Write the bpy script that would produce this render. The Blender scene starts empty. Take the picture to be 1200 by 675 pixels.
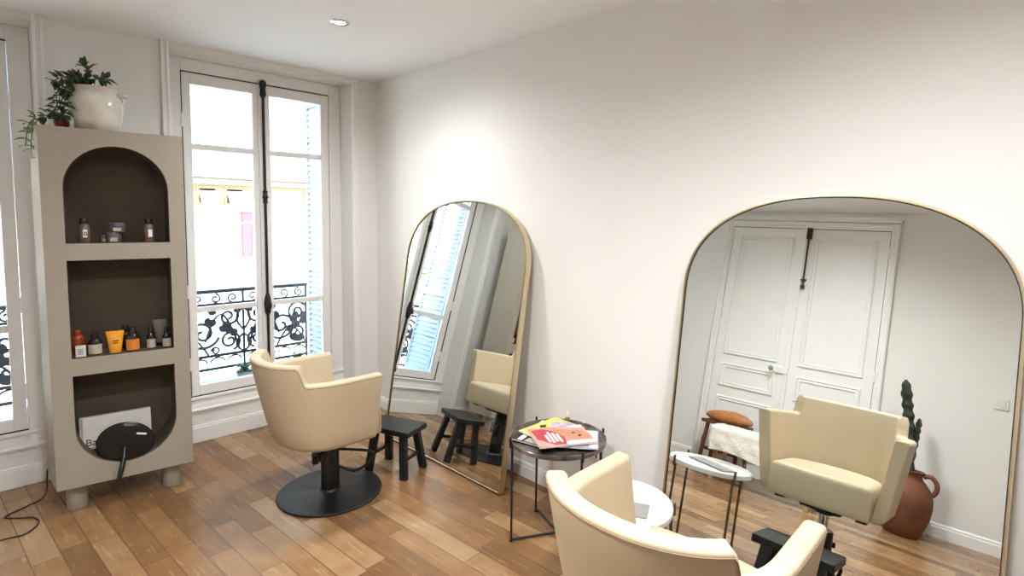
import bpy, math, random
from mathutils import Vector, Matrix, Euler
PI = math.pi
sc = bpy.context.scene
col = sc.collection
R = math.radians
random.seed(7)

# ------------------------------------------------------------------ materials
def lin(c):
    return tuple((v / 12.92 if v <= .04045 else ((v + .055) / 1.055) ** 2.4) for v in (x / 255 for x in c)) + (1,)

def mat(name, rgb, rough=.5, metal=0, var=.04, scale=30, bump=0, bscale=60, spec=.5, coat=0, emit=None, estr=0, alt=None, detail=4, sheen=0):
    m = bpy.data.materials.new(name); m.use_nodes = True
    nt = m.node_tree; b = nt.nodes['Principled BSDF']
    b.inputs['Roughness'].default_value = rough
    b.inputs['Metallic'].default_value = metal
    b.inputs['Specular IOR Level'].default_value = spec
    b.inputs['Coat Weight'].default_value = coat
    b.inputs['Sheen Weight'].default_value = sheen
    tc = nt.nodes.new('ShaderNodeTexCoord')
    nz = nt.nodes.new('ShaderNodeTexNoise'); nz.inputs['Scale'].default_value = scale; nz.inputs['Detail'].default_value = detail
    nt.links.new(tc.outputs['Object'], nz.inputs['Vector'])
    cr = nt.nodes.new('ShaderNodeValToRGB')
    c = lin(rgb)
    a = lin(alt) if alt else tuple(max(0, v * (1 - var * 2)) for v in c[:3]) + (1,)
    cr.color_ramp.elements[0].position = .35; cr.color_ramp.elements[1].position = .65
    cr.color_ramp.elements[0].color = a; cr.color_ramp.elements[1].color = c
    nt.links.new(nz.outputs['Fac'], cr.inputs['Fac'])
    nt.links.new(cr.outputs['Color'], b.inputs['Base Color'])
    if bump:
        n2 = nt.nodes.new('ShaderNodeTexNoise'); n2.inputs['Scale'].default_value = bscale; n2.inputs['Detail'].default_value = 5
        nt.links.new(tc.outputs['Object'], n2.inputs['Vector'])
        bp = nt.nodes.new('ShaderNodeBump'); bp.inputs['Strength'].default_value = bump; bp.inputs['Distance'].default_value = .01
        nt.links.new(n2.outputs['Fac'], bp.inputs['Height']); nt.links.new(bp.outputs['Normal'], b.inputs['Normal'])
    if emit:
        b.inputs['Emission Color'].default_value = lin(emit); b.inputs['Emission Strength'].default_value = estr
    return m

M = {}
M['wall'] = mat('wall_paint', (238, 236, 232), .7, var=.008, scale=2.5, bump=.06, bscale=90, spec=.25)
M['ceil'] = mat('ceiling_paint', (246, 246, 245), .85, var=.008, scale=2, spec=.2)
M['trim'] = mat('trim_gloss_paint', (244, 243, 240), .38, var=.008, scale=6, bump=.03, bscale=50)
M['cab'] = mat('greige_plaster', (168, 159, 145), .62, var=.02, scale=9, bump=.05, bscale=120, spec=.3)
M['niche'] = mat('dark_niche_lining', (94, 84, 71), .8, var=.06, scale=6, spec=.2)
M['leather'] = mat('cream_leatherette', (198, 180, 151), .46, var=.01, scale=8, bump=.05, bscale=350, spec=.4)
M['seam'] = mat('tan_seam_cord', (150, 126, 96), .6)
M['black'] = mat('black_powder_coat', (15, 15, 16), .42, var=.05, scale=40, bump=.04, bscale=300)
M['blackwood'] = mat('black_stained_wood', (18, 17, 17), .45, var=.25, scale=14, bump=.12, bscale=60)
M['chrome'] = mat('chrome', (210, 212, 214), .12, 1, var=.01)
M['gold'] = mat('brushed_brass', (216, 202, 168), .3, 1, var=.03, scale=60)
M['darkedge'] = mat('dark_rebate_gap_shade', (40, 33, 26), .5)  # mirror rebate, and painted shade in window and door gaps
M['mirror'] = mat('silvered_glass', (234, 238, 235), .0, 1, var=0, scale=1)
M['iron'] = mat('black_wrought_iron', (30, 29, 29), .5, var=.1, scale=50)
M['bronze'] = mat('bronze_lacquer', (112, 90, 66), .4, .5, var=.05)
M['marble'] = mat('dark_brown_marble', (54, 48, 44), .1, var=.1, scale=11, alt=(118, 108, 98), detail=8)
M['whitetop'] = mat('white_lacquer', (228, 227, 220), .65, var=.005, spec=.2)
M['grey'] = mat('grey_card', (150, 147, 142), .3)
M['ceramic'] = mat('white_glaze', (226, 221, 210), .16, var=.02, scale=12, bump=.1, bscale=14, alt=(208, 202, 188))
M['leaf'] = mat('dark_leaf', (66, 96, 56), .42, var=.2, scale=16)
M['youngleaf'] = mat('young_leaf', (146, 164, 104), .5, var=.15, scale=16)
M['stem'] = mat('green_stem', (78, 82, 50), .6)
M['red'] = mat('red_glaze', (122, 22, 28), .3)
M['terra'] = mat('terracotta', (128, 78, 54), .75, var=.14, scale=7, bump=.3, bscale=22, alt=(104, 62, 44))
M['cactus'] = mat('cactus_skin', (36, 52, 32), .6, var=.2, scale=30, bump=.2, bscale=60)
M['brownwood'] = mat('brown_wood', (104, 62, 40), .5, var=.2, scale=14, bump=.08)
M['tanwood'] = mat('pale_wood', (176, 138, 96), .5, var=.1, scale=14)
M['shear'] = mat('tan_suede', (196, 120, 58), .95, var=.15, scale=24, bump=.5, bscale=70, sheen=.4)
M['throw'] = mat('white_fleece', (240, 236, 226), .95, var=.05, scale=18, bump=.7, bscale=55, sheen=.4)
M['plastic'] = mat('white_plastic', (232, 230, 224), .35, var=.005)
M['blackplastic'] = mat('black_plastic', (20, 19, 18), .32, var=.03)
M['cable'] = mat('dark_cable', (52, 34, 28), .5)
M['stone'] = mat('facade_limestone', (140, 128, 104), .9, var=.05, scale=1.6, bump=.1, bscale=8)
M['stone_pale'] = mat('facade_pale_stone', (134, 129, 118), .9, var=.03, scale=2)
M['shopglare'] = mat('shop_front_glare', (168, 166, 160), .9)  # paler colour stands in for blown-out light at street level
M['street'] = mat('asphalt', (110, 108, 105), .9, var=.1, scale=3)
M['pink'] = mat('pink_painted_door', (136, 12, 40), .5)
M['farglass'] = mat('far_window_glass', (110, 116, 120), .2)
M['railfar'] = mat('far_railing_iron', (92, 92, 94), .6)
M['awning'] = mat('canvas_awning', (240, 238, 232), .8)
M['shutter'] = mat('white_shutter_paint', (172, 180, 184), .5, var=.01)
M['amber'] = mat('amber_glass', (150, 62, 24), .2, var=.1)
M['orange'] = mat('orange_tube', (232, 148, 30), .35, var=.05, alt=(238, 168, 50))
M['orangelab'] = mat('orange_label', (222, 132, 52), .5)
M['darkbottle'] = mat('dark_brown_glass', (34, 26, 22), .15)
M['rosebottle'] = mat('rose_brown_bottle', (112, 88, 76), .3)
M['label'] = mat('grey_paper_label', (186, 176, 160), .6)
M['silver'] = mat('pewter_tin', (112, 104, 104), .3, .6)
M['lilac'] = mat('lilac_grey_lid', (88, 80, 88), .35)
M['greytube'] = mat('taupe_tube', (120, 112, 98), .45)
M['box'] = mat('white_carton', (230, 226, 218), .55)
M['ink'] = mat('black_ink', (30, 28, 28), .6)
M['white'] = mat('white_print', (244, 242, 238), .5)
M['paper'] = mat('magazine_pages', (232, 228, 220), .6)
M['yellow'] = mat('yellow_cover', (228, 214, 104), .35, alt=(220, 208, 140), scale=14)
M['pinkcov'] = mat('pink_cover', (230, 172, 162), .32, alt=(206, 136, 124), scale=9)
M['redprint'] = mat('red_print', (188, 62, 72), .35)
M['skinprint'] = mat('peach_print', (200, 140, 108), .35)
M['blueprint'] = mat('blue_grey_cover', (208, 208, 222), .35, alt=(150, 152, 184), scale=22)
M['navyprint'] = mat('navy_print', (84, 88, 140), .35)
M['darkcov'] = mat('black_cover', (42, 40, 40), .3)
M['olive'] = mat('golden_oil', (128, 116, 42), .15)
M['whitecap'] = mat('white_cap', (226, 222, 200), .4)

def glass_mat():
    m = bpy.data.materials.new('window_glass'); m.use_nodes = True
    nt = m.node_tree; nt.nodes.clear()
    o = nt.nodes.new('ShaderNodeOutputMaterial'); mx = nt.nodes.new('ShaderNodeMixShader')
    t = nt.nodes.new('ShaderNodeBsdfTransparent'); g = nt.nodes.new('ShaderNodeBsdfGlossy'); g.inputs['Roughness'].default_value = 0
    f = nt.nodes.new('ShaderNodeFresnel'); f.inputs['IOR'].default_value = 1.35
    t.inputs['Color'].default_value = (.96, .98, .975, 1)
    nt.links.new(f.outputs[0], mx.inputs[0]); nt.links.new(t.outputs[0], mx.inputs[1]); nt.links.new(g.outputs[0], mx.inputs[2])
    nt.links.new(mx.outputs[0], o.inputs[0])
    return m
M['glass'] = glass_mat()

def floor_mat():
    m = bpy.data.materials.new('oak_strip_parquet'); m.use_nodes = True
    nt = m.node_tree; L = nt.links; b = nt.nodes['Principled BSDF']
    def nd(t, **k):
        n = nt.nodes.new(t)
        for a, v in k.items(): setattr(n, a, v)
        return n
    def math_(op, a, b_=None, c=None):
        n = nd('ShaderNodeMath', operation=op)
        for i, v in enumerate((a, b_, c)):
            if v is None: continue
            if isinstance(v, (int, float)): n.inputs[i].default_value = v
            else: L.new(v, n.inputs[i])
        return n.outputs[0]
    tc = nd('ShaderNodeTexCoord'); mp = nd('ShaderNodeMapping'); mp.inputs['Rotation'].default_value = (0, 0, R(-4.5))
    L.new(tc.outputs['Object'], mp.inputs['Vector'])
    sx = nd('ShaderNodeSeparateXYZ'); L.new(mp.outputs[0], sx.inputs[0])
    u = math_('MULTIPLY', sx.outputs[0], 1 / .108)
    strip = math_('FLOOR', u)
    w1 = nd('ShaderNodeTexWhiteNoise', noise_dimensions='1D'); L.new(strip, w1.inputs['W'])
    w2 = nd('ShaderNodeTexWhiteNoise', noise_dimensions='1D'); L.new(math_('ADD', strip, 77.3), w2.inputs['W'])
    ln = math_('MULTIPLY_ADD', w1.outputs[0], 0.55, .5)
    v = math_('DIVIDE', math_('ADD', sx.outputs[1], math_('MULTIPLY', w2.outputs[0], 7)), ln)
    cell = math_('FLOOR', v)
    cb = nd('ShaderNodeCombineXYZ'); L.new(strip, cb.inputs[0]); L.new(cell, cb.inputs[1])
    w3 = nd('ShaderNodeTexWhiteNoise', noise_dimensions='3D'); L.new(cb.outputs[0], w3.inputs['Vector'])
    # gaps
    fu = math_('FRACT', u); fv = math_('FRACT', v)
    du = math_('MINIMUM', fu, math_('SUBTRACT', 1, fu))
    dv = math_('MULTIPLY', math_('MINIMUM', fv, math_('SUBTRACT', 1, fv)), math_('DIVIDE', ln, .108))
    d = math_('MINIMUM', du, dv)
    gap = nd('ShaderNodeMapRange'); gap.inputs['From Min'].default_value = .006; gap.inputs['From Max'].default_value = .03
    L.new(d, gap.inputs['Value'])
    # grain
    gm = nd('ShaderNodeMapping'); gm.inputs['Scale'].default_value = (42, 3.2, 1)
    L.new(mp.outputs[0], gm.inputs['Vector'])
    off = nd('ShaderNodeVectorMath', operation='MULTIPLY_ADD'); off.inputs[1].default_value = (9, 9, 9)
    L.new(w3.outputs['Color'], off.inputs[0]); L.new(gm.outputs[0], off.inputs[2])
    gn = nd('ShaderNodeTexNoise'); gn.inputs['Scale'].default_value = 1.2; gn.inputs['Detail'].default_value = 6; gn.inputs['Roughness'].default_value = .62
    L.new(off.outputs[0], gn.inputs['Vector'])
    big = nd('ShaderNodeTexNoise'); big.inputs['Scale'].default_value = 7; big.inputs['Detail'].default_value = 4
    L.new(tc.outputs['Object'], big.inputs['Vector'])
    cr = nd('ShaderNodeValToRGB')
    e = cr.color_ramp.elements
    e[0].position = 0; e[0].color = lin((100, 68, 42)); e[1].position = 1; e[1].color = lin((186, 156, 120))
    k = cr.color_ramp.elements.new(.5); k.color = lin((146, 108, 70))
    fac = math_('ADD', math_('MULTIPLY', w3.outputs['Value'], .62), math_('MULTIPLY_ADD', gn.outputs['Fac'], .38, -.05))
    fac = math_('ADD', fac, math_('MULTIPLY_ADD', big.outputs['Fac'], .5, -.22))
    L.new(fac, cr.inputs['Fac'])
    mx = nd('ShaderNodeMix', data_type='RGBA'); L.new(gap.outputs[0], mx.inputs[0])
    mx.inputs[6].default_value = lin((96, 66, 42)); L.new(cr.outputs[0], mx.inputs[7])
    L.new(mx.outputs[2], b.inputs['Base Color'])
    rr = nd('ShaderNodeMapRange'); rr.inputs['To Min'].default_value = .2; rr.inputs['To Max'].default_value = .32
    L.new(gn.outputs['Fac'], rr.inputs['Value']); L.new(rr.outputs[0], b.inputs['Roughness'])
    bp = nd('ShaderNodeBump'); bp.inputs['Strength'].default_value = .2; bp.inputs['Distance'].default_value = .002
    h = math_('ADD', math_('MULTIPLY', gap.outputs[0], 1), math_('MULTIPLY', gn.outputs['Fac'], .05))
    h = math_('ADD', h, math_('MULTIPLY', w3.outputs['Value'], .5))
    L.new(h, bp.inputs['Height']); L.new(bp.outputs[0], b.inputs['Normal'])
    return m
M['floor'] = floor_mat()

# ------------------------------------------------------------------ mesh helpers
class MB:
    def __init__(s): s.v = []; s.f = []
    def add(s, vs, fs):
        o = len(s.v); s.v += [tuple(p) for p in vs]; s.f += [tuple(i + o for i in f) for f in fs]; return s
    def box(s, x0, y0, z0, x1, y1, z1):
        vs = [(x, y, z) for z in (z0, z1) for x, y in ((x0, y0), (x1, y0), (x1, y1), (x0, y1))]
        return s.add(vs, [(3, 2, 1, 0), (4, 5, 6, 7), (0, 1, 5, 4), (1, 2, 6, 5), (2, 3, 7, 6), (3, 0, 4, 7)])
    def obox(s, c, size, rot=(0, 0, 0)):
        m = Euler(rot).to_matrix(); c = Vector(c); a, b, d = (q / 2 for q in size)
        vs = [c + m @ Vector((x, y, z)) for z in (-d, d) for x, y in ((-a, -b), (a, -b), (a, b), (-a, b))]
        return s.add(vs, [(3, 2, 1, 0), (4, 5, 6, 7), (0, 1, 5, 4), (1, 2, 6, 5), (2, 3, 7, 6), (3, 0, 4, 7)])
    def beam(s, p0, p1, w, d, w1=None, d1=None, side=(0, 0, 1)):
        p0 = Vector(p0); p1 = Vector(p1); t = (p1 - p0).normalized(); sd = Vector(side)
        if abs(t.dot(sd)) > .95: sd = Vector((1, 0, 0))
        a = t.cross(sd).normalized(); b = a.cross(t).normalized()
        w1 = w1 or w; d1 = d1 or d; vs = []
        for p, ww, dd in ((p0, w, d), (p1, w1, d1)):
            vs += [p + a * x * ww / 2 + b * y * dd / 2 for x, y in ((-1, -1), (1, -1), (1, 1), (-1, 1))]
        return s.add(vs, [(0, 1, 2, 3)[::-1], (4, 5, 6, 7), (0, 1, 5, 4), (1, 2, 6, 5), (2, 3, 7, 6), (3, 0, 4, 7)])
    def cyl(s, p0, p1, r0, r1=None, n=20):
        r1 = r0 if r1 is None else r1
        return s.tube([p0, p1], [r0, r1], n=n)
    def tube(s, pts, r, n=8, closed=False, cap=True):
        pts = [Vector(p) for p in pts]; N = len(pts)
        rs = r if isinstance(r, (list, tuple)) else [r] * N
        vs = []; prev = None
        for i, p in enumerate(pts):
            if closed: t = (pts[(i + 1) % N] - pts[i - 1])
            else: t = pts[min(i + 1, N - 1)] - pts[max(i - 1, 0)]
            t = t.normalized() if t.length > 1e-9 else Vector((0, 0, 1))
            if prev is None:
                a = t.orthogonal().normalized()
            else:
                a = prev - t * prev.dot(t); a = a.normalized() if a.length > 1e-6 else t.orthogonal().normalized()
            prev = a; b = t.cross(a)
            vs += [p + (a * math.cos(2 * PI * k / n) + b * math.sin(2 * PI * k / n)) * rs[i] for k in range(n)]
        fs = []
        for i in range(N if closed else N - 1):
            j = (i + 1) % N
            fs += [(i * n + k, i * n + (k + 1) % n, j * n + (k + 1) % n, j * n + k) for k in range(n)]
        if cap and not closed:
            fs += [tuple(range(n))[::-1], tuple((N - 1) * n + k for k in range(n))]
        return s.add(vs, fs)
    def lathe(s, prof, c=(0, 0, 0), n=32, cap=True):
        vs = []; c = Vector(c)
        for r, z in prof:
            vs += [c + Vector((r * math.cos(2 * PI * k / n), r * math.sin(2 * PI * k / n), z)) for k in range(n)]
        fs = []
        for i in range(len(prof) - 1):
            fs += [(i * n + k, i * n + (k + 1) % n, (i + 1) * n + (k + 1) % n, (i + 1) * n + k) for k in range(n)]
        if cap:
            fs += [tuple(range(n))[::-1], tuple((len(prof) - 1) * n + k for k in range(n))]
        return s.add(vs, fs)
    def ell(s, c, r, n=20, m=12):
        c = Vector(c); prof = []
        vs = [c + Vector((0, 0, -r[2]))]
        for i in range(1, m):
            a = -PI / 2 + PI * i / m
            vs += [c + Vector((r[0] * math.cos(a) * math.cos(2 * PI * k / n), r[1] * math.cos(a) * math.sin(2 * PI * k / n), r[2] * math.sin(a))) for k in range(n)]
        vs.append(c + Vector((0, 0, r[2])))
        fs = [(0, 1 + (k + 1) % n, 1 + k) for k in range(n)]
        for i in range(m - 2):
            o = 1 + i * n
            fs += [(o + k, o + (k + 1) % n, o + n + (k + 1) % n, o + n + k) for k in range(n)]
        o = 1 + (m - 2) * n; t = len(vs) - 1
        fs += [(o + k, o + (k + 1) % n, t) for k in range(n)]
        return s.add(vs, fs)
    def loops(s, loops, closed=True, cap0=False, cap1=True):
        n = len(loops[0]); o = len(s.v)
        for l in loops: s.v += [tuple(p) for p in l]
        for i in range(len(loops) - 1):
            for k in range(n if closed else n - 1):
                s.f.append((o + i * n + k, o + i * n + (k + 1) % n, o + (i + 1) * n + (k + 1) % n, o + (i + 1) * n + k))
        if cap0: s.f.append(tuple(o + k for k in range(n))[::-1])
        if cap1: s.f.append(tuple(o + (len(loops) - 1) * n + k for k in range(n)))
        return s
    def prism(s, poly, z0, z1, fn=None):
        fn = fn or (lambda x, y, z: (x, y, z))
        return s.loops([[fn(x, y, z0) for x, y in poly], [fn(x, y, z1) for x, y in poly]], cap0=True, cap1=True)
    def rect_profile(s, rect, prof, fn):
        """raised moulding round a rectangle; prof = (inset, height) steps; fn maps (a, b, height) to a point"""
        a0, a1, b0, b1 = rect
        return s.loops([[fn(x, y, h) for x, y in ((a0 + i, b0 + i), (a1 - i, b0 + i), (a1 - i, b1 - i), (a0 + i, b1 - i))] for i, h in prof])
    def build(s, name, m, parent=None, smooth=None, bevel=0, seg=3, bangle=40, subsurf=0, solid=0, loc=None, recalc=True):
        me = bpy.data.meshes.new(name); me.from_pydata(s.v, [], s.f); me.update()
        if recalc:
            import bmesh
            bm = bmesh.new(); bm.from_mesh(me); bmesh.ops.recalc_face_normals(bm, faces=bm.faces); bm.to_mesh(me); bm.free()
        o = bpy.data.objects.new(name, me); col.objects.link(o)
        me.materials.append(M[m] if isinstance(m, str) else m)
        if smooth:
            me.shade_smooth(); me.set_sharp_from_angle(angle=R(smooth))
        if solid:
            q = o.modifiers.new('thickness', 'SOLIDIFY'); q.thickness = solid; q.offset = 0
        if bevel:
            q = o.modifiers.new('edge', 'BEVEL'); q.width = bevel; q.segments = seg; q.limit_method = 'ANGLE'; q.angle_limit = R(bangle)
            if smooth is None:
                me.shade_smooth(); me.set_sharp_from_angle(angle=R(50))
        if subsurf:
            q = o.modifiers.new('smooth', 'SUBSURF'); q.levels = subsurf; q.render_levels = subsurf
        if parent: o.parent = parent
        if loc: o.location = loc
        return o

def tag(o, label, cat, group=None, kind=None):
    o['label'] = label; o['category'] = cat
    if group: o['group'] = group
    if kind: o['kind'] = kind
    return o

def thing(name, label, cat, loc=(0, 0, 0), rot=(0, 0, 0), group=None):
    o = bpy.data.objects.new(name, None); col.objects.link(o); o.empty_display_size = .1
    o.location = loc; o.rotation_euler = rot if isinstance(rot, tuple) else (0, 0, rot)
    return tag(o, label, cat, group)

def struct(o, label, cat):
    return tag(o, label, cat, kind='structure')

def sroot(name, label, cat, loc=(0, 0, 0)):
    o = thing(name, label, cat, loc); o['kind'] = 'structure'; return o

def copy_thing(root, loc, rot=None, label=None):
    r = root.copy(); col.objects.link(r); r.location = loc
    if rot is not None: r.rotation_euler = rot if isinstance(rot, tuple) else (0, 0, rot)
    if label: r['label'] = label
    for ch in list(root.children):
        c = ch.copy(); col.objects.link(c); c.parent = r
        for g in list(ch.children):
            d = g.copy(); col.objects.link(d); d.parent = c
    return r

def text(name, body, size, m, parent, loc, rot, depth=.0006):
    cu = bpy.data.curves.new(name, 'FONT'); cu.body = body; cu.size = size; cu.extrude = depth
    cu.align_x = 'LEFT'; cu.materials.append(M[m])
    tmp = bpy.data.objects.new(name, cu); me = bpy.data.meshes.new_from_object(tmp); bpy.data.objects.remove(tmp)
    o = bpy.data.objects.new(name, me); col.objects.link(o); o.parent = parent; o.location = loc; o.rotation_euler = rot
    return o

# ------------------------------------------------------------------ room shell
CE = 2.644            # ceiling height
W, BK = -3.5, -8.0    # door wall x, back wall y
DL = .176             # depth of the window recess
XS = 1.837            # spacing between the two windows
struct(MB().box(W - .2, BK - .2, -.12, .2, DL + .1, 0).build('floor', 'floor'), 'strip oak parquet floor with narrow boards running to the windows', 'floor')
struct(MB().box(W - .2, BK - .2, CE, .2, .42, CE + .2).build('ceiling', 'ceil'), 'plain white ceiling over the whole salon', 'ceiling')
struct(MB().box(0, BK - .2, 0, .2, .42, CE).build('wall_mirror', 'wall'), 'long white wall that both arched mirrors lean on', 'wall')
struct(MB().box(W - .2, BK - .2, 0, W, .42, CE).build('wall_door', 'wall'), 'white wall holding the panelled double door', 'wall')
struct(MB().box(W, BK - .2, 0, 0, BK, CE).build('wall_back', 'wall'), 'plain white wall at the far end of the salon, behind the viewer', 'wall')
xa, xb = -1.421, -.2124        # recess of window 1
zh = 2.605
wm = MB()
wm.box(xb, 0, 0, 0, .42, CE)
wm.box(xb - XS, 0, 0, xa, .42, CE)
wm.box(W, 0, 0, xa - XS, .42, CE)
for dx in (0, -XS):
    wm.box(xa + dx, 0, zh, xb + dx, .42, CE)                     # head over the recess
    wm.box(xa + dx, DL, 0, xb + dx, .42, .26)                    # apron under the window
    wm.box(xa + dx, DL + .07, .26, -1.32 + dx, .42, zh)          # outer jambs
    wm.box(-.30 + dx, DL + .07, .26, xb + dx, .42, zh)
    wm.box(-1.32 + dx, DL + .07, 2.53, -.30 + dx, .42, zh)
wm.box(W - 6, .42, CE - .02, 6, .6, 24)                       # unseen upper facade, raised to block sky light over the street
struct(wm.build('wall_window', 'wall'), 'white wall with the two tall recessed windows', 'wall')

# baseboards
def baseb(name, x0, y0, x1, y1, nx, ny, h=.09, t=.016):
    """run from (x0,y0) to (x1,y1), thickness towards (nx,ny)"""
    prof = [(0, 0), (t, 0), (t, h * .72), (t * .75, h * .8), (t * .75, h * .9), (t * .35, h), (0, h)]
    mb = MB(); mb.loops([[(x + nx * a, y + ny * a, z) for a, z in prof] for x, y in ((x0, y0), (x1, y1))], cap0=True, cap1=True)
    return struct(mb.build(name, 'trim'), name.replace('baseboard_', 'white skirting along the ').replace('_', ' ') + ' wall', 'baseboard')
baseb('baseboard_mirror', 0, BK, 0, 0, -1, 0, .092)
baseb('baseboard_corner_window', xb + .045, 0, -.016, 0, 0, -1, .12)
baseb('baseboard_middle_window', xb - XS + .045, 0, xa - .045, 0, 0, -1, .12)
baseb('baseboard_front_door', W, BK, W, -3.235, 1, 0, .11)
baseb('baseboard_rear_door', W, -1.62, W, -.02, 1, 0, .11)

# casings round the recesses
def casing(name, xi, s, label):
    # moulded strip on the wall face beside the recess, xi inner edge, s = direction away from the recess
    prof = [(0, 0), (0, -.016), (.008, -.02), (.016, -.02), (.02, -.012), (.03, -.012), (.034, -.022), (.045, -.022), (.045, 0)]
    mb = MB(); mb.loops([[(xi + s * a, y, z) for a, y in prof] for z in (0, CE - .002)], cap0=True, cap1=True)
    struct(mb.build(name, 'trim'), label, 'trim')
casing('trim_1', xb, 1, 'white moulded casing between the corner window and the mirror wall')
casing('trim_2', xa, -1, 'white moulded casing of the corner window on the side near the cabinet')
casing('trim_3', xb - XS, 1, 'white moulded casing of the far left window beside the cabinet')
casing('trim_4', xa - XS, -1, 'white moulded casing of the far left window near the door wall')

# ------------------------------------------------------------------ windows
def spiral(cx, cz, r0, r1, a0, turns, n=40):
    return [(cx + (r0 + (r1 - r0) * i / n) * math.cos(a0 + turns * 2 * PI * i / n), cz + (r0 + (r1 - r0) * i / n) * math.sin(a0 + turns * 2 * PI * i / n)) for i in range(n + 1)]

def make_window(name, label):
    w = sroot(name, label, 'window')
    y0, y1 = DL, DL + .07
    f = MB()
    f.box(xa + .001, y0 + .005, .25, -1.318, y1, zh - .001); f.box(-.308, y0 + .005, .25, xb - .001, y1, zh - .001)
    f.box(-1.318, y0 + .005, 2.522, -.308, y1, zh - .001); f.box(-1.318, y0 + .005, .25, -.308, y1, .318)
    f.build('frame', 'trim', w, bevel=.004)
    # apron mouldings below the window
    a = MB()
    def strip(z0, z1, d): a.box(xa + .001, y0 - d, z0, xb - .001, y0 + .004, z1)
    strip(0, .105, .016); strip(.105, .118, .01); strip(.21, .222, .012); strip(.222, .234, .022); strip(.298, .316, .008)
    a.build('apron_moulding', 'trim', w, bevel=.003)
    for k, (l, r, gl, gr) in enumerate(((-1.315, -.8115, -1.262, -.873), (-.8085, -.311, -.755, -.371))):
        s = MB(); ya, yb = DL + .012, DL + .058
        s.box(l, ya, .322, gl, yb, 2.518); s.box(gr, ya, .322, r, yb, 2.518)
        s.box(gl, ya, 2.443, gr, yb, 2.518); s.box(gl, ya, .322, gr, yb, .392)
        for z in (2.033, .919): s.box(gl, ya + .006, z - .019, gr, yb - .006, z + .019)
        so = s.build('sash', 'trim', w, bevel=.004)
        g = MB()
        for z0, z1 in ((.392, .90), (.938, 2.014), (2.052, 2.443)):
            g.box(gl - .004, DL + .034, z0 - .004, gr + .004, DL + .038, z1 + .004)
        g.build('glass', 'glass', so)
        h = MB(); hx = l - .004 if k == 0 else r + .004
        for z in (.55, 1.05, 2.2): h.cyl((hx, ya - .004, z - .045), (hx, ya - .004, z + .045), .009, n=10)
        h.build('hinge', 'trim', so)
    q = MB(); q.box(-1.316, y0 + .008, 2.514, -.309, y0 + .03, 2.5225); q.box(-1.316, y0 + .008, .3175, -.309, y0 + .03, .325); q.box(-1.3195, y0 + .004, .32, -1.3145, y0 + .03, 2.52)  # dark strips stand in for shade in the joints round the sashes
    q.build('sash_gap_shade', 'darkedge', w)
    # meeting bead + cremone bolt
    MB().box(-.842, DL - .006, .325, -.778, DL + .012, 2.515).build('meeting_bead', 'trim', w, bevel=.006)
    b = MB(); x = -.81; y = DL - .018
    b.tube([(x, y, .33), (x, y, 2.50)], .0095, n=10)
    bo = b.build('cremone_bolt', 'iron', w, smooth=40)
    k = MB()
    k.lathe([(.012, 0), (.022, .02), (.018, .06), (.026, .09), (.022, .115), (.010, .125)], (x, y, 2.42), n=14)
    k.lathe([(.010, 0), (.018, .012), (.013, .03), (.021, .05), (.013, .07), (.018, .088), (.010, .1)], (x, y, 1.66), n=14)
    k.lathe([(.010, 0), (.020, .02), (.024, .06), (.026, .09), (.020, .13), (.012, .16)], (x, y, .84), n=14)
    k.ell((x, y - .03, .915), (.017, .03, .034), 14, 8)
    k.lathe([(.016, 0), (.02, .01), (.016, .03), (.01, .04)], (x, y, .36), n=12)
    k.build('bolt_fittings', 'iron', bo, smooth=40)
    return w
win = make_window('window_1', 'tall white French window behind the near salon chair, with a black bolt rod')
w2 = win.copy(); col.objects.link(w2); w2.location = (-XS, 0, 0); w2.name = 'window_2'
w2['label'] = 'tall white French window mostly cut off at the left of the cabinet'
for ch in list(win.children):
    c = ch.copy(); col.objects.link(c); c.parent = w2
    for g in list(ch.children):
        d = g.copy(); col.objects.link(d); d.parent = c

# louvred shutters folded back outside
def make_shutter(x, label, yb=.53):
    s = thing('louvred_shutter', label, 'shutter', (x, 0, 0), 0, 'louvred shutters outside the windows')
    ya, z0, z1 = .262, .335, 2.515
    f = MB()
    for a, b in ((ya, ya + .022), (yb - .022, yb)): f.box(-.016, a, z0, .016, b, z1)
    for a, b in ((z0, z0 + .06), (1.12, 1.17), (z1 - .06, z1)): f.box(-.016, ya + .02, a, .016, yb - .02, b)
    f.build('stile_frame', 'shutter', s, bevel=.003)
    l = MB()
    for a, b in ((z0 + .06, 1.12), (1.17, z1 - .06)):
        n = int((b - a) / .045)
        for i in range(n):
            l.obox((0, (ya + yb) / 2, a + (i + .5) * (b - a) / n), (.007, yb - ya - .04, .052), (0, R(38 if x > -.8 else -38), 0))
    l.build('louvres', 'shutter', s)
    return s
sh = make_shutter(-.332, 'white louvred shutter outside the corner window, on the mirror wall side')
sh2 = make_shutter(-1.29, 'white louvred shutter outside the corner window, on the cabinet side', .64)
copy_thing(sh, (-.332 - XS, 0, 0), None, 'white louvred shutter outside the far left window, next to the cabinet')
copy_thing(sh2, (-1.29 - XS, 0, 0), None, 'white louvred shutter outside the far left window, towards the door wall')

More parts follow.
